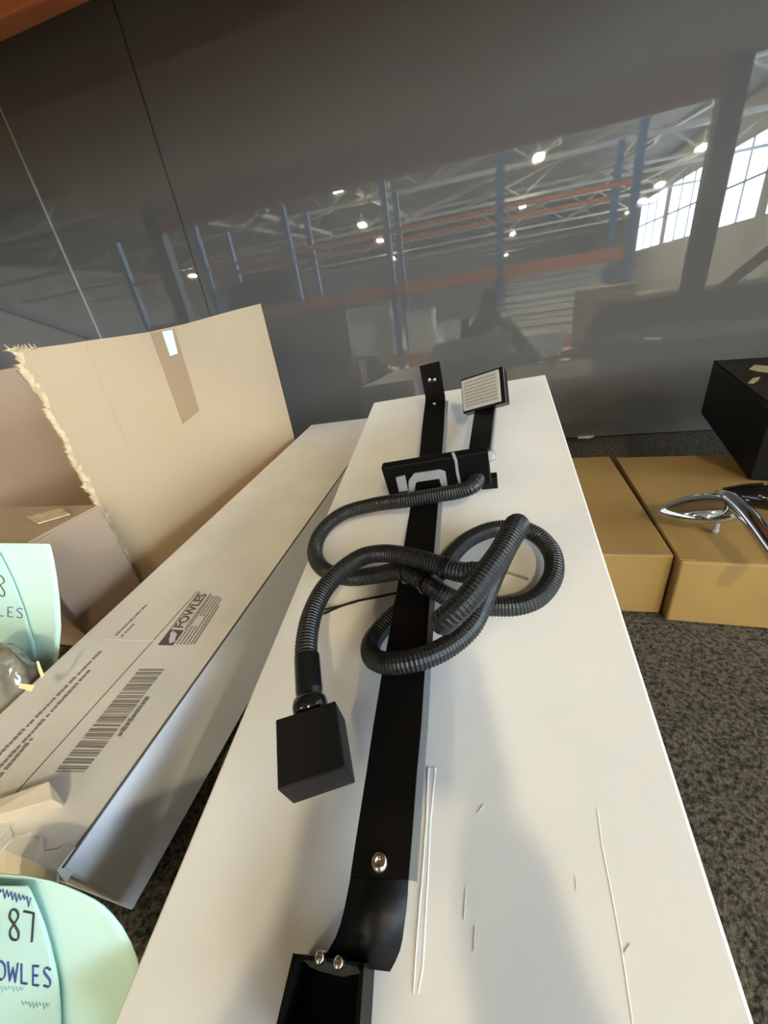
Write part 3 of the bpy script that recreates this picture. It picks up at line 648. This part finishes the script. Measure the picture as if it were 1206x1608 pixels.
for a, b in zip(rings, rings[1:]):
    for k in range(sd_n): bm.faces.new((a[k], a[(k + 1) % sd_n], b[(k + 1) % sd_n], b[k]))
bm.faces.new(rings[0]); bm.faces.new(rings[-1])
mk('shell', bm, M['chrome'], ch, smooth=True)
pg = at_z(1122, 836, zt); mk('peg', lathe(B(), V((pg.x, pg.y, zt + 0.0005)), Z, [(0.0035, 0), (0.004, 0.001), (0.004, 0.004), (0.003, 0.005), (0.003, 0.016)], 16), M['grey_metal'], ch)
arm = [at_z(1128, 776, zt + 0.044), at_z(1150, 786, zt + 0.046), at_z(1178, 815, zt + 0.042), at_z(1210, 858, zt + 0.034), at_z(1250, 915, zt + 0.026)]
mk('arm', sweep(B(), catmull(arm, 8), lambda i: 0.0095 if i > 6 else 0.006 + 0.0006 * i, 18), M['chrome'], ch, smooth=True)
arm2 = [at_z(1135, 775, zt + 0.042), at_z(1170, 776, zt + 0.046), at_z(1215, 782, zt + 0.046), at_z(1290, 795, zt + 0.04)]
mk('dark_stem', sweep(B(), catmull(arm2, 8), lambda i: 0.008 + 0.0007 * min(i, 12), 16), M['black_shiny'], ch, smooth=True)
# paper scrap on the carpet by the panel
ps = [at_z(q[0], q[1], 0.004) for q in ((905, 684), (912, 679), (942, 676), (938, 683), (925, 689), (908, 689))]
t = empty('paper_scrap', sum(ps, V()) / 6 - Z * 0.003, 'white torn paper scrap lying on the carpet by the panel foot', 'paper')
mk('scrap', plate(B(), ps, Z, 0.002), M['label_white'], t)

# ================================================================== the black pedal bracket with its hose
pa = empty('pedal_bracket', B1(620, 1100, 0.0), 'long black bar with grip pad, cross plate and coiled ribbed hose on the white carton', 'bracket')
HB = 0.022
def hbar(py): return HB + 0.012 * max(0, min(1, (1000 - py) / 380.0))
stn = [((668, 628), (699, 628)), ((663, 670), (697, 670)), ((659, 714), (694, 714)), ((650, 770), (690, 770)), ((645, 793), (688, 789)), ((634, 860), (682, 860)), ((624, 920), (676, 920)), ((613, 985), (671, 990)), ((601, 1049), (667, 1049)), ((586, 1140), (661, 1140)), ((575, 1215), (654, 1215)), ((560, 1310), (647, 1310)), ((550, 1376), (641, 1381))]
Lp = [B1(*a, hbar(a[1])) for a, b in stn]; Rp = [B1(*b, hbar(b[1])) for a, b in stn]
mk('bar', strip(B(), Lp, Rp, N1, 0.0035), M['black'], pa)
mk('bar_flange', strip(B(), [p + W1 * 0.0001 - N1 * 0.0008 for p in Rp], [p + W1 * 0.0042 - N1 * 0.0026 for p in Rp], N1, 0.0012), M['lit_side'], pa, label='side flange of the bar, grey for the window light on it')
fo = (Lp[0] + Rp[0]) / 2 - U1 * 0.006; hf = hbar(628) - 0.0035
mk('bar_foot', obox(B(), fo - N1 * (0.0035 + hf / 2 - 0.0004), W1, U1, N1, 0.024, 0.004, hf - 0.001), M['black'], pa)
# upright end tab with its bend
b0, b1 = Lp[0], Rp[0]
tl = [b0, b0 + U1 * 0.004 + N1 * 0.003]; tr = [b1, b1 + U1 * 0.004 + N1 * 0.003]
for k, (lp, rp) in enumerate((((667, 610), (697, 606)), ((659, 575), (690, 567)))):
    hh = rise(tl[1], N1, *lp); tl.append(tl[1] + N1 * hh); hh = rise(tr[1], N1, *rp); tr.append(tr[1] + N1 * hh)
mk('end_tab', strip(B(), tl, tr, (U1 * -1 + N1 * 0.3).normalized(), 0.003), M['black'], pa)
for k, (px, py) in enumerate(((672, 586), (680, 583))):
    c = tl[1].lerp(tr[1], 0.4 + 0.25 * k) + N1 * (0.6 * (tl[3] - tl[1]).length) - U1 * 0.004
    mk('tab_glint', lathe(B(), c, -U1, [(0.0022, -0.001), (0.0030, 0), (0.0026, 0.0010), (0.0008, 0.0018)], 12), M['screw'], pa)  # bright studs stand in for lamp reflections on the tab
c = (Lp[0] + Rp[0]) / 2 - U1 * 0.012 + N1 * 0.0005
mk('bar_screw', lathe(B(), c, N1, [(0.003, -0.001), (0.003, 0), (0.0024, 0.001), (0.001, 0.0016)], 14), M['screw'], pa)
# big screw near the viewer
c = B1(596, 1354, HB)
sw_ = mk('screw', lathe(B(), c, N1, [(0.0046, -0.001), (0.0047, 0.0004), (0.0043, 0.0014), (0.0034, 0.0023), (0.0024, 0.0026), (0.0018, 0.0026), (0.0017, 0.0016), (0.0002, 0.0015)], 28), M['screw'], pa, smooth=True)
# near end: welded seam and the curved-down blade
blade = [((550.5, 1373, HB - 0.0003), (641.5, 1378, HB - 0.0003)), ((550, 1379, HB - 0.0002), (641, 1384, HB - 0.0002)), ((546, 1400, HB + 0.0006), (640, 1405, HB + 0.0006)), ((541, 1425, HB + 0.0004), (638, 1428, HB + 0.0004)), ((535, 1450, HB - 0.0012), (635, 1450, HB - 0.0012)), ((527, 1472, HB - 0.004), (632, 1474, HB - 0.004)), ((517, 1490, HB - 0.007), (628, 1492, HB - 0.007)), ((505, 1503, HB - 0.010), (621, 1509, HB - 0.010)), ((500, 1512, HB - 0.0122), (612, 1526, HB - 0.0122))]
mk('curved_blade', strip(B(), [B1(*a) for a, b in blade], [B1(*b) for a, b in blade], N1, 0.0006), M['black'], pa, smooth=True)
# open-topped square socket at the bottom edge of the picture, with two bolts
hs = 0.020
rim = [B1(460, 1497, hs), B1(572, 1512, hs), B1(562, 1650, hs), B1(424, 1650, hs)]
ctr = sum(rim, V()) / 4; low = [p - N1 * (hs - 0.0006) for p in rim]
bm = B()
for i in range(4):
    j = (i + 1) % 4; ins = 0.0022
    a, b = rim[i], rim[j]; e = (b - a).normalized(); inn = N1.cross(e); inn = inn if inn.dot(ctr - a) > 0 else -inn
    hexa(bm, [low[i], low[j], low[j] + inn * ins, low[i] + inn * ins, a, b, b + inn * ins, a + inn * ins])
plate(bm, low, N1, 0.001)
mk('socket', bm, M['black'], pa)
rw = [B1(476, 1507, hs + 0.0002), B1(560, 1517, hs + 0.0002), B1(566, 1528, hs + 0.0002), B1(537, 1534, hs + 0.0002), B1(505, 1526, hs + 0.0002), B1(486, 1518, hs + 0.0002)]
mk('socket_lit_band', plate(B(), rw, -N1, 0.0016), mat('olive_rim_light', (0.030, 0.030, 0.020), 0.5), pa)  # light on the back rim, coloured in as an olive band
for (px, py) in ((511, 1504), (540, 1512)):
    c = B1(px, py, hs * 0.9)
    mk('bolt', lathe(B(), c, N1, [(0.0024, -0.006), (0.0024, 0.0085), (0.0020, 0.0093), (0.0003, 0.0094)], 16), M['screw'], pa, smooth=True)
# cross plate standing on the bar
hp = 0.0315
pbl, pbr = B1(611, 778, hp), B1(772, 763, hp)
ptl = pbl + N1 * rise(pbl, N1, 605, 733); ptr = pbr + N1 * rise(pbr, N1, 768, 708)
ex = (pbr - pbl); PW = ex.length; ex = ex / PW; ey = ((ptl - pbl) + (ptr - pbr)) * 0.5; PH = ey.length; ey = ey / PH; en = ex.cross(ey).normalized()   # towards the viewer
bm = B(); hexa(bm, [pbl, pbr, pbr - en * 0.011, pbl - en * 0.011, ptl, ptr, ptr - en * 0.011, ptl - en * 0.011], 0.0018)
cp = mk('cross_plate', bm, M['black'], pa)
PO, PN = pbl + en * 0.0, en
def pl(px, py, o=0.0): return on(px, py, PO + PN * o, PN)
def pbar(name, q, m, th=0.002, par=None): return mk(name, plate(B(), [pl(*p, 0.0) for p in q], PN, th), m, par or pa)
pbar('grey_tab', ((622, 749), (636, 746), (641, 769), (627, 771)), M['grey_metal'])
pbar('staple', ((642, 754), (650, 743), (690, 737), (699, 740), (703, 762), (694, 764), (690, 750), (656, 755), (653, 757), (651, 772), (642, 773)), M['grey_metal'])
zt_ = [(709, 712), (714, 725), (716, 742), (720, 760)]
mk('tie_band', strip(B(), [pl(*p, 0.002) for p in zt_], [pl(p[0] + 4, p[1] - 0.5, 0.002) for p in zt_], PN, 0.002), M['grey_metal'], pa, label='pale strap round the cross plate')
e = B1(768, 752, 0.022); mk('end_stop', obox(B(), e - U1 * 0.004, W1, U1, N1, 0.018, 0.010, 0.016, 0.001), M['black'], pa)
cc = ptr - ey * 0.006 + ex * 0.003; mk('clear_clip', obox(B(), cc, ex, ey, en, 0.007, 0.011, 0.004, 0.0012), M['clear'], pa)
# arm and grip pad
al = [B1(735, 712, 0.034), B1(740, 680, 0.034), B1(744, 654, 0.032), B1(746, 642, 0.030)]; ar = [B1(768, 710, 0.034), B1(772, 680, 0.034), B1(775, 650, 0.032), B1(777, 636, 0.030)]
mk('arm', strip(B(), al, ar, N1, 0.006), M['black'], pa)
mk('arm_flange', strip(B(), [p + W1 * 0.0002 for p in ar], [p + W1 * 0.0022 for p in ar], N1, 0.014), M['lit_side'], pa, label='grey side flange of the arm')
Rp_ = MX(((0.9257, -0.0685, -0.3721), (-0.2843, 0.5229, -0.8036), (0.2496, 0.8497, 0.4645)))
pcx, pu, pv, pn = CAM + V((-0.0012, 0.5652, -0.1198)), Rp_.col[0].copy(), Rp_.col[1].copy(), Rp_.col[2].copy()
mk('pad_case', obox(B(), pcx, pu, pv, pn, 0.0623, 0.0500, 0.0150, 0.0015), M['black_shiny'], pa)
gp = mk('grip_pad', obox(B(), pcx + pn * 0.0077 - pu * 0.0022, pu, pv, pn, 0.0545, 0.0440, 0.0025, 0.0008), M['pad'], pa, label='pale grey ribbed grip pad')
bm = B()
for i in range(8):
    for j in range(11): obox(bm, pcx + pn * 0.0090 - pu * 0.0022 + pu * ((j - 5) * 0.0042) + pv * ((i - 3.5) * 0.0047), pu, pv, pn, 0.0031, 0.0020, 0.0014)
mk('grip_ribs', bm, M['pad_rib'], gp, kind='stuff')
# square block on the hose end
bcx = CAM + V((-0.1051, 0.1218, -0.2345)); Rb = MX(((0.9059, -0.4222, 0.0335), (0.4189, 0.8816, -0.2176), (0.0623, 0.2112, 0.9755)))
bu, bv, bn = Rb.col[0].copy(), Rb.col[1].copy(), Rb.col[2].copy()
mk('block', obox(B(), bcx, bu, bv, bn, 0.0388, 0.0386, 0.0293, 0.0009), M['rubber'], pa)
# hose: one long ribbed tube, plate -> left loop -> ring -> under loop -> standing loop -> block
HP = [(744, 738, .040), (749, 750, .042), (742, 763, .042), (722, 771, .040), (690, 777, .040), (640, 785, .037), (585, 793, .027), (538, 807, .018), (506, 833, .012), (494, 866, .010), (507, 893, .010), (545, 907, .012), (590, 903, .020), (625, 897, .032),
      (648, 904, .040), (675, 920, .042), (704, 938, .034), (735, 950, .022), (768, 952, .013), (812, 951, .010), (846, 937, .010), (868, 906, .011), (868, 872, .012), (850, 846, .013), (825, 832, .014), (798, 829, .014), (768, 833, .014), (738, 846, .013), (716, 865, .011), (700, 886, .0092),
      (680, 911, .0090), (652, 938, .0090), (624, 962, .0092), (602, 984, .010), (584, 1008, .012), (584, 1030, .018), (604, 1041, .029), (640, 1039, .034), (676, 1029, .033), (712, 1009, .030), (741, 981, .030), (758, 945, .032),
      (775, 905, .037), (792, 868, .047), (805, 843, .060), (813, 826, .077), (808, 828, .091), (788, 866, .094), (764, 900, .094), (738, 936, .092), (712, 962, .088), (696, 976, .081), (700, 971, .071), (716, 958, .064),
      (736, 936, .060), (752, 914, .057), (755, 903, .056), (746, 898, .056), (728, 899, .056), (706, 894, .056),
      (690, 888, .056), (660, 879, .054), (630, 872, .050), (600, 869, .048), (568, 875, .048), (535, 897, .049), (508, 927, .050), (490, 965, .051), (482, 1003, .052), (481, 1034, .052), (483, 1062, .051)]
hp_ = resample(catmull([B1(*p) for p in HP], 14), 0.00068)
PR = [0.0079, 0.0084, 0.0084, 0.0079]
bm = sweep(B(), hp_, lambda i: PR[i % 4], 14)
mk('hose', bm, M['hose'], pa, smooth=False, label='black ribbed hose wound into a loose knot')
# cuff and gland nut between hose and block
k0, k1 = B1(482, 1030, .052), bcx + bv * 0.0195 + bn * 0.002
da = (k1 - k0); LL = da.length; da = da / LL
mk('cuff', lathe(B(), k0, da, [(0.0072, 0), (0.0093, 0.0006), (0.0093, LL * 0.6), (0.0080, LL * 0.72)], 20), M['black_shiny'], pa, smooth=False)
mk('gland_nut', lathe(B(), k1 - da * 0.012, da, [(0.0075, -0.002), (0.0108, 0.000), (0.0118, 0.004), (0.0112, 0.008), (0.0085, 0.0115), (0.006, 0.0125)], 20), M['black_shiny'], pa, smooth=True)
for q in ((640, 901, .038), (668, 916, .042), (700, 893, .056)):
    c = B1(*q); j = min(range(3, len(hp_) - 3), key=lambda k: (hp_[k] - c).length); dt = (hp_[j + 2] - hp_[j - 2]).normalized()
    mk('cable_tie', lathe(B(), hp_[j], dt, [(0.0085, -0.0015), (0.0096, -0.0013), (0.0096, 0.0013), (0.0085, 0.0015)], 20), M['black_shiny'], pa)
wr = [B1(*p) for p in ((622, 931, .006), (590, 938, .004), (560, 944, .002), (535, 952, .0015), (508, 964, .0015))]
mk('wire', sweep(B(), catmull(wr, 6), 0.0011, 8), M['black'], pa, smooth=True)
wr = [B1(*p) for p in ((560, 945, .004), (540, 950, .0035), (518, 955, .003), (510, 957, .0025))]
mk('wire', sweep(B(), catmull(wr, 6), 0.0008, 8), M['black'], pa, smooth=True)
tl_ = [B1(*p) for p in ((712, 890, .012), (760, 893, .004), (795, 898, .0015), (830, 909, .0012))]
mk('tie_tail', strip(B(), [p - U1 * 0.0015 for p in tl_], [p + U1 * 0.0015 for p in tl_], N1, 0.0008), M['grey_metal'], pa)

# ================================================================== the photographer (reflected)
def skinned(name, joints, edges, m, parent, sub=2):
    off = V((0, 0, 0)); p = parent
    while p is not None: off += V(p.location); p = p.parent
    me = bpy.data.meshes.new(name); me.from_pydata([V(j[0]) - off for j in joints], edges, []); me.materials.append(m)
    o = bpy.data.objects.new(name, me); sc.collection.objects.link(o); o.parent = parent
    s = o.modifiers.new('skin', 'SKIN'); s.use_smooth_shade = True
    for i, j in enumerate(joints):
        r = j[1]; me.skin_vertices[0].data[i].radius = (r, r) if not isinstance(r, tuple) else r
    me.skin_vertices[0].data[0].use_root = True
    d = o.modifiers.new('sub', 'SUBSURF'); d.levels = sub; d.render_levels = sub
    return o
hx, hy, hz = 0.045, -0.50, HC - 0.245                     # head centre
per = empty('person', (hx, hy - 0.12, GF), 'dark-haired person in a dark jacket behind the lens holding a phone, reflected', 'person')
fwd = V((0, 1, 0))
def P3(x, y, z): return V((hx + x, hy + y, hz + z))
hips = P3(0.0, -0.16, -0.70)
rgt, upc, bck = RC.col[0].copy(), RC.col[1].copy(), RC.col[2].copy()
phc = CAM + bck * 0.012 - upc * 0.055 + rgt * 0.022
hR, hL = phc + rgt * 0.045 - upc * 0.05 + bck * 0.012, phc - rgt * 0.045 - upc * 0.05 + bck * 0.012
body_j = [(hips, (0.155, 0.11)), (P3(0, -0.15, -0.52), (0.15, 0.105)), (P3(0, -0.11, -0.34), (0.165, 0.115)), (P3(0, -0.06, -0.21), (0.10, 0.08)), (P3(0, -0.035, -0.13), (0.055, 0.055)), (P3(0, -0.01, -0.06), (0.058, 0.062)), (P3(0, 0.0, 0.02), (0.074, 0.088)), (P3(0, -0.01, 0.085), (0.060, 0.075)),
          (P3(0.19, -0.09, -0.22), 0.062), (P3(0.30, 0.02, -0.23), 0.045), (hR - bck * -0.055 - upc * 0.07, 0.030), (hR - upc * 0.03, 0.026),
          (P3(-0.19, -0.09, -0.22), 0.062), (P3(-0.30, 0.02, -0.23), 0.045), (hL + bck * 0.055 - upc * 0.07, 0.030), (hL - upc * 0.03, 0.026),
          (P3(0.10, -0.15, -0.80), 0.09), (P3(0.11, -0.11, -1.17), 0.06), (V((hx + 0.11, hy - 0.16, GF + 0.10)), 0.042), (V((hx + 0.12, hy - 0.02, GF + 0.035)), 0.034),
          (P3(-0.10, -0.15, -0.80), 0.09), (P3(-0.11, -0.11, -1.17), 0.06), (V((hx - 0.11, hy - 0.16, GF + 0.10)), 0.042), (V((hx - 0.12, hy - 0.02, GF + 0.035)), 0.034)]
body_e = [(0, 1), (1, 2), (2, 3), (3, 4), (4, 5), (5, 6), (6, 7), (3, 8), (8, 9), (9, 10), (10, 11), (3, 12), (12, 13), (13, 14), (14, 15), (0, 16), (16, 17), (17, 18), (18, 19), (0, 20), (20, 21), (21, 22), (22, 23)]
body = skinned('body', body_j, body_e, M['skin'], per)
def grow(ids, k): return [(body_j[i][0], tuple(r * k for r in body_j[i][1]) if isinstance(body_j[i][1], tuple) else body_j[i][1] * k) for i in ids]
jk = grow([0, 1, 2, 3, 8, 9, 10, 12, 13, 14], 1.22); skinned('jacket', jk, [(0, 1), (1, 2), (2, 3), (3, 4), (4, 5), (5, 6), (3, 7), (7, 8), (8, 9)], M['cloth'], per)
tj = grow([0, 16, 17, 18, 20, 21, 22], 1.15); tj[0] = (tj[0][0] - Z * 0.02, (0.165, 0.125)); skinned('trousers', tj, [(0, 1), (1, 2), (2, 3), (0, 4), (4, 5), (5, 6)], M['trouser'], per)
bm = B(); bmesh.ops.create_uvsphere(bm, u_segments=24, v_segments=16, radius=1)
for v in list(bm.verts):
    n = v.co.copy(); f = 1.0
    if n.y > 0.25 and n.z < 0.35: f = 0.72
    if n.z < -0.25: f = min(f, 0.8)
    v.co = P3(0, -0.012, 0.035) + V((n.x * 0.088, n.y * 0.104, n.z * 0.108)) * f
mk('hair', bm, M['hair'], per, smooth=True)
fc = P3(0, 0.0, 0)
bm = B(); hexa(bm, [fc + V((-0.011, 0.082, -0.025)), fc + V((0.011, 0.082, -0.025)), fc + V((0.016, 0.06, -0.025)), fc + V((-0.016, 0.06, -0.025)), fc + V((-0.006, 0.09, -0.012)), fc + V((0.006, 0.09, -0.012)), fc + V((0.008, 0.07, 0.03)), fc + V((-0.008, 0.07, 0.03))], 0.003)
mk('nose', bm, M['skin'], per, smooth=True)
for s in (-1, 1):
    bm = B(); bmesh.ops.create_uvsphere(bm, u_segments=12, v_segments=8, radius=0.011, matrix=MX.Translation(fc + V((s * 0.031, 0.077, 0.022)))); mk('eye', bm, M['label_white'], per, smooth=True)
    bm = B(); bmesh.ops.create_uvsphere(bm, u_segments=10, v_segments=6, radius=0.0055, matrix=MX.Translation(fc + V((s * 0.031, 0.0845, 0.022)))); mk('iris', bm, M['hair'], per, smooth=True)
    bm = B(); bmesh.ops.create_uvsphere(bm, u_segments=10, v_segments=8, radius=1, matrix=MX.Translation(fc + V((s * 0.082, -0.012, 0.008))) @ MX.Diagonal((0.010, 0.020, 0.032, 1))); mk('ear', bm, M['skin'], per, smooth=True)
mk('mouth', sweep(B(), catmull([fc + V((-0.025, 0.071, -0.048)), fc + V((0, 0.078, -0.05)), fc + V((0.025, 0.071, -0.048))], 4), 0.004, 8), mat('lips', (0.35, 0.13, 0.11), 0.5), per, smooth=True)
# hands: palm plus five fingers each, closed round the phone's edge
for s, h in ((1, hR), (-1, hL)):
    js, es_ = [(h - upc * 0.03, 0.022), (h + upc * 0.0, 0.024)], [(0, 1)]
    for k in range(4):
        a = h + upc * (0.012 + 0.016 * (1.5 - k) * 0.6) + bck * 0.012; b = h + upc * (0.02 + 0.018 * (1.5 - k)) + rgt * (s * 0.006) + bck * 0.002
        c = b - rgt * (s * (0.016 + 0.003 * (k in (1, 2)))) - bck * 0.014 + upc * 0.002
        n = len(js); js += [(a, 0.0085), (b, 0.008), (c - bck * 0.0, 0.0068)]; es_ += [(1, n), (n, n + 1), (n + 1, n + 2)]
    n = len(js); js += [(h - rgt * (s * 0.012) + bck * 0.016, 0.010), (h - rgt * (s * 0.03) + bck * 0.014 + upc * 0.018, 0.008)]; es_ += [(1, n), (n, n + 1)]
    skinned('hand', js, es_, M['skin'], per)
ph = empty('phone', phc, 'black phone held up by the person, reflected in the panel', 'phone')
mk('phone_body', obox(B(), phc, rgt, upc, bck, 0.074, 0.15, 0.008, 0.002), M['phone'], ph)
mk('screen', obox(B(), phc + bck * 0.0043, rgt, upc, bck, 0.068, 0.142, 0.0008), M['black_shiny'], ph)
mk('lens', lathe(B(), phc - bck * 0.004 + upc * 0.055 - rgt * 0.005, -bck, [(0.006, 0), (0.006, 0.0015), (0.004, 0.002)], 16), M['black_shiny'], ph)
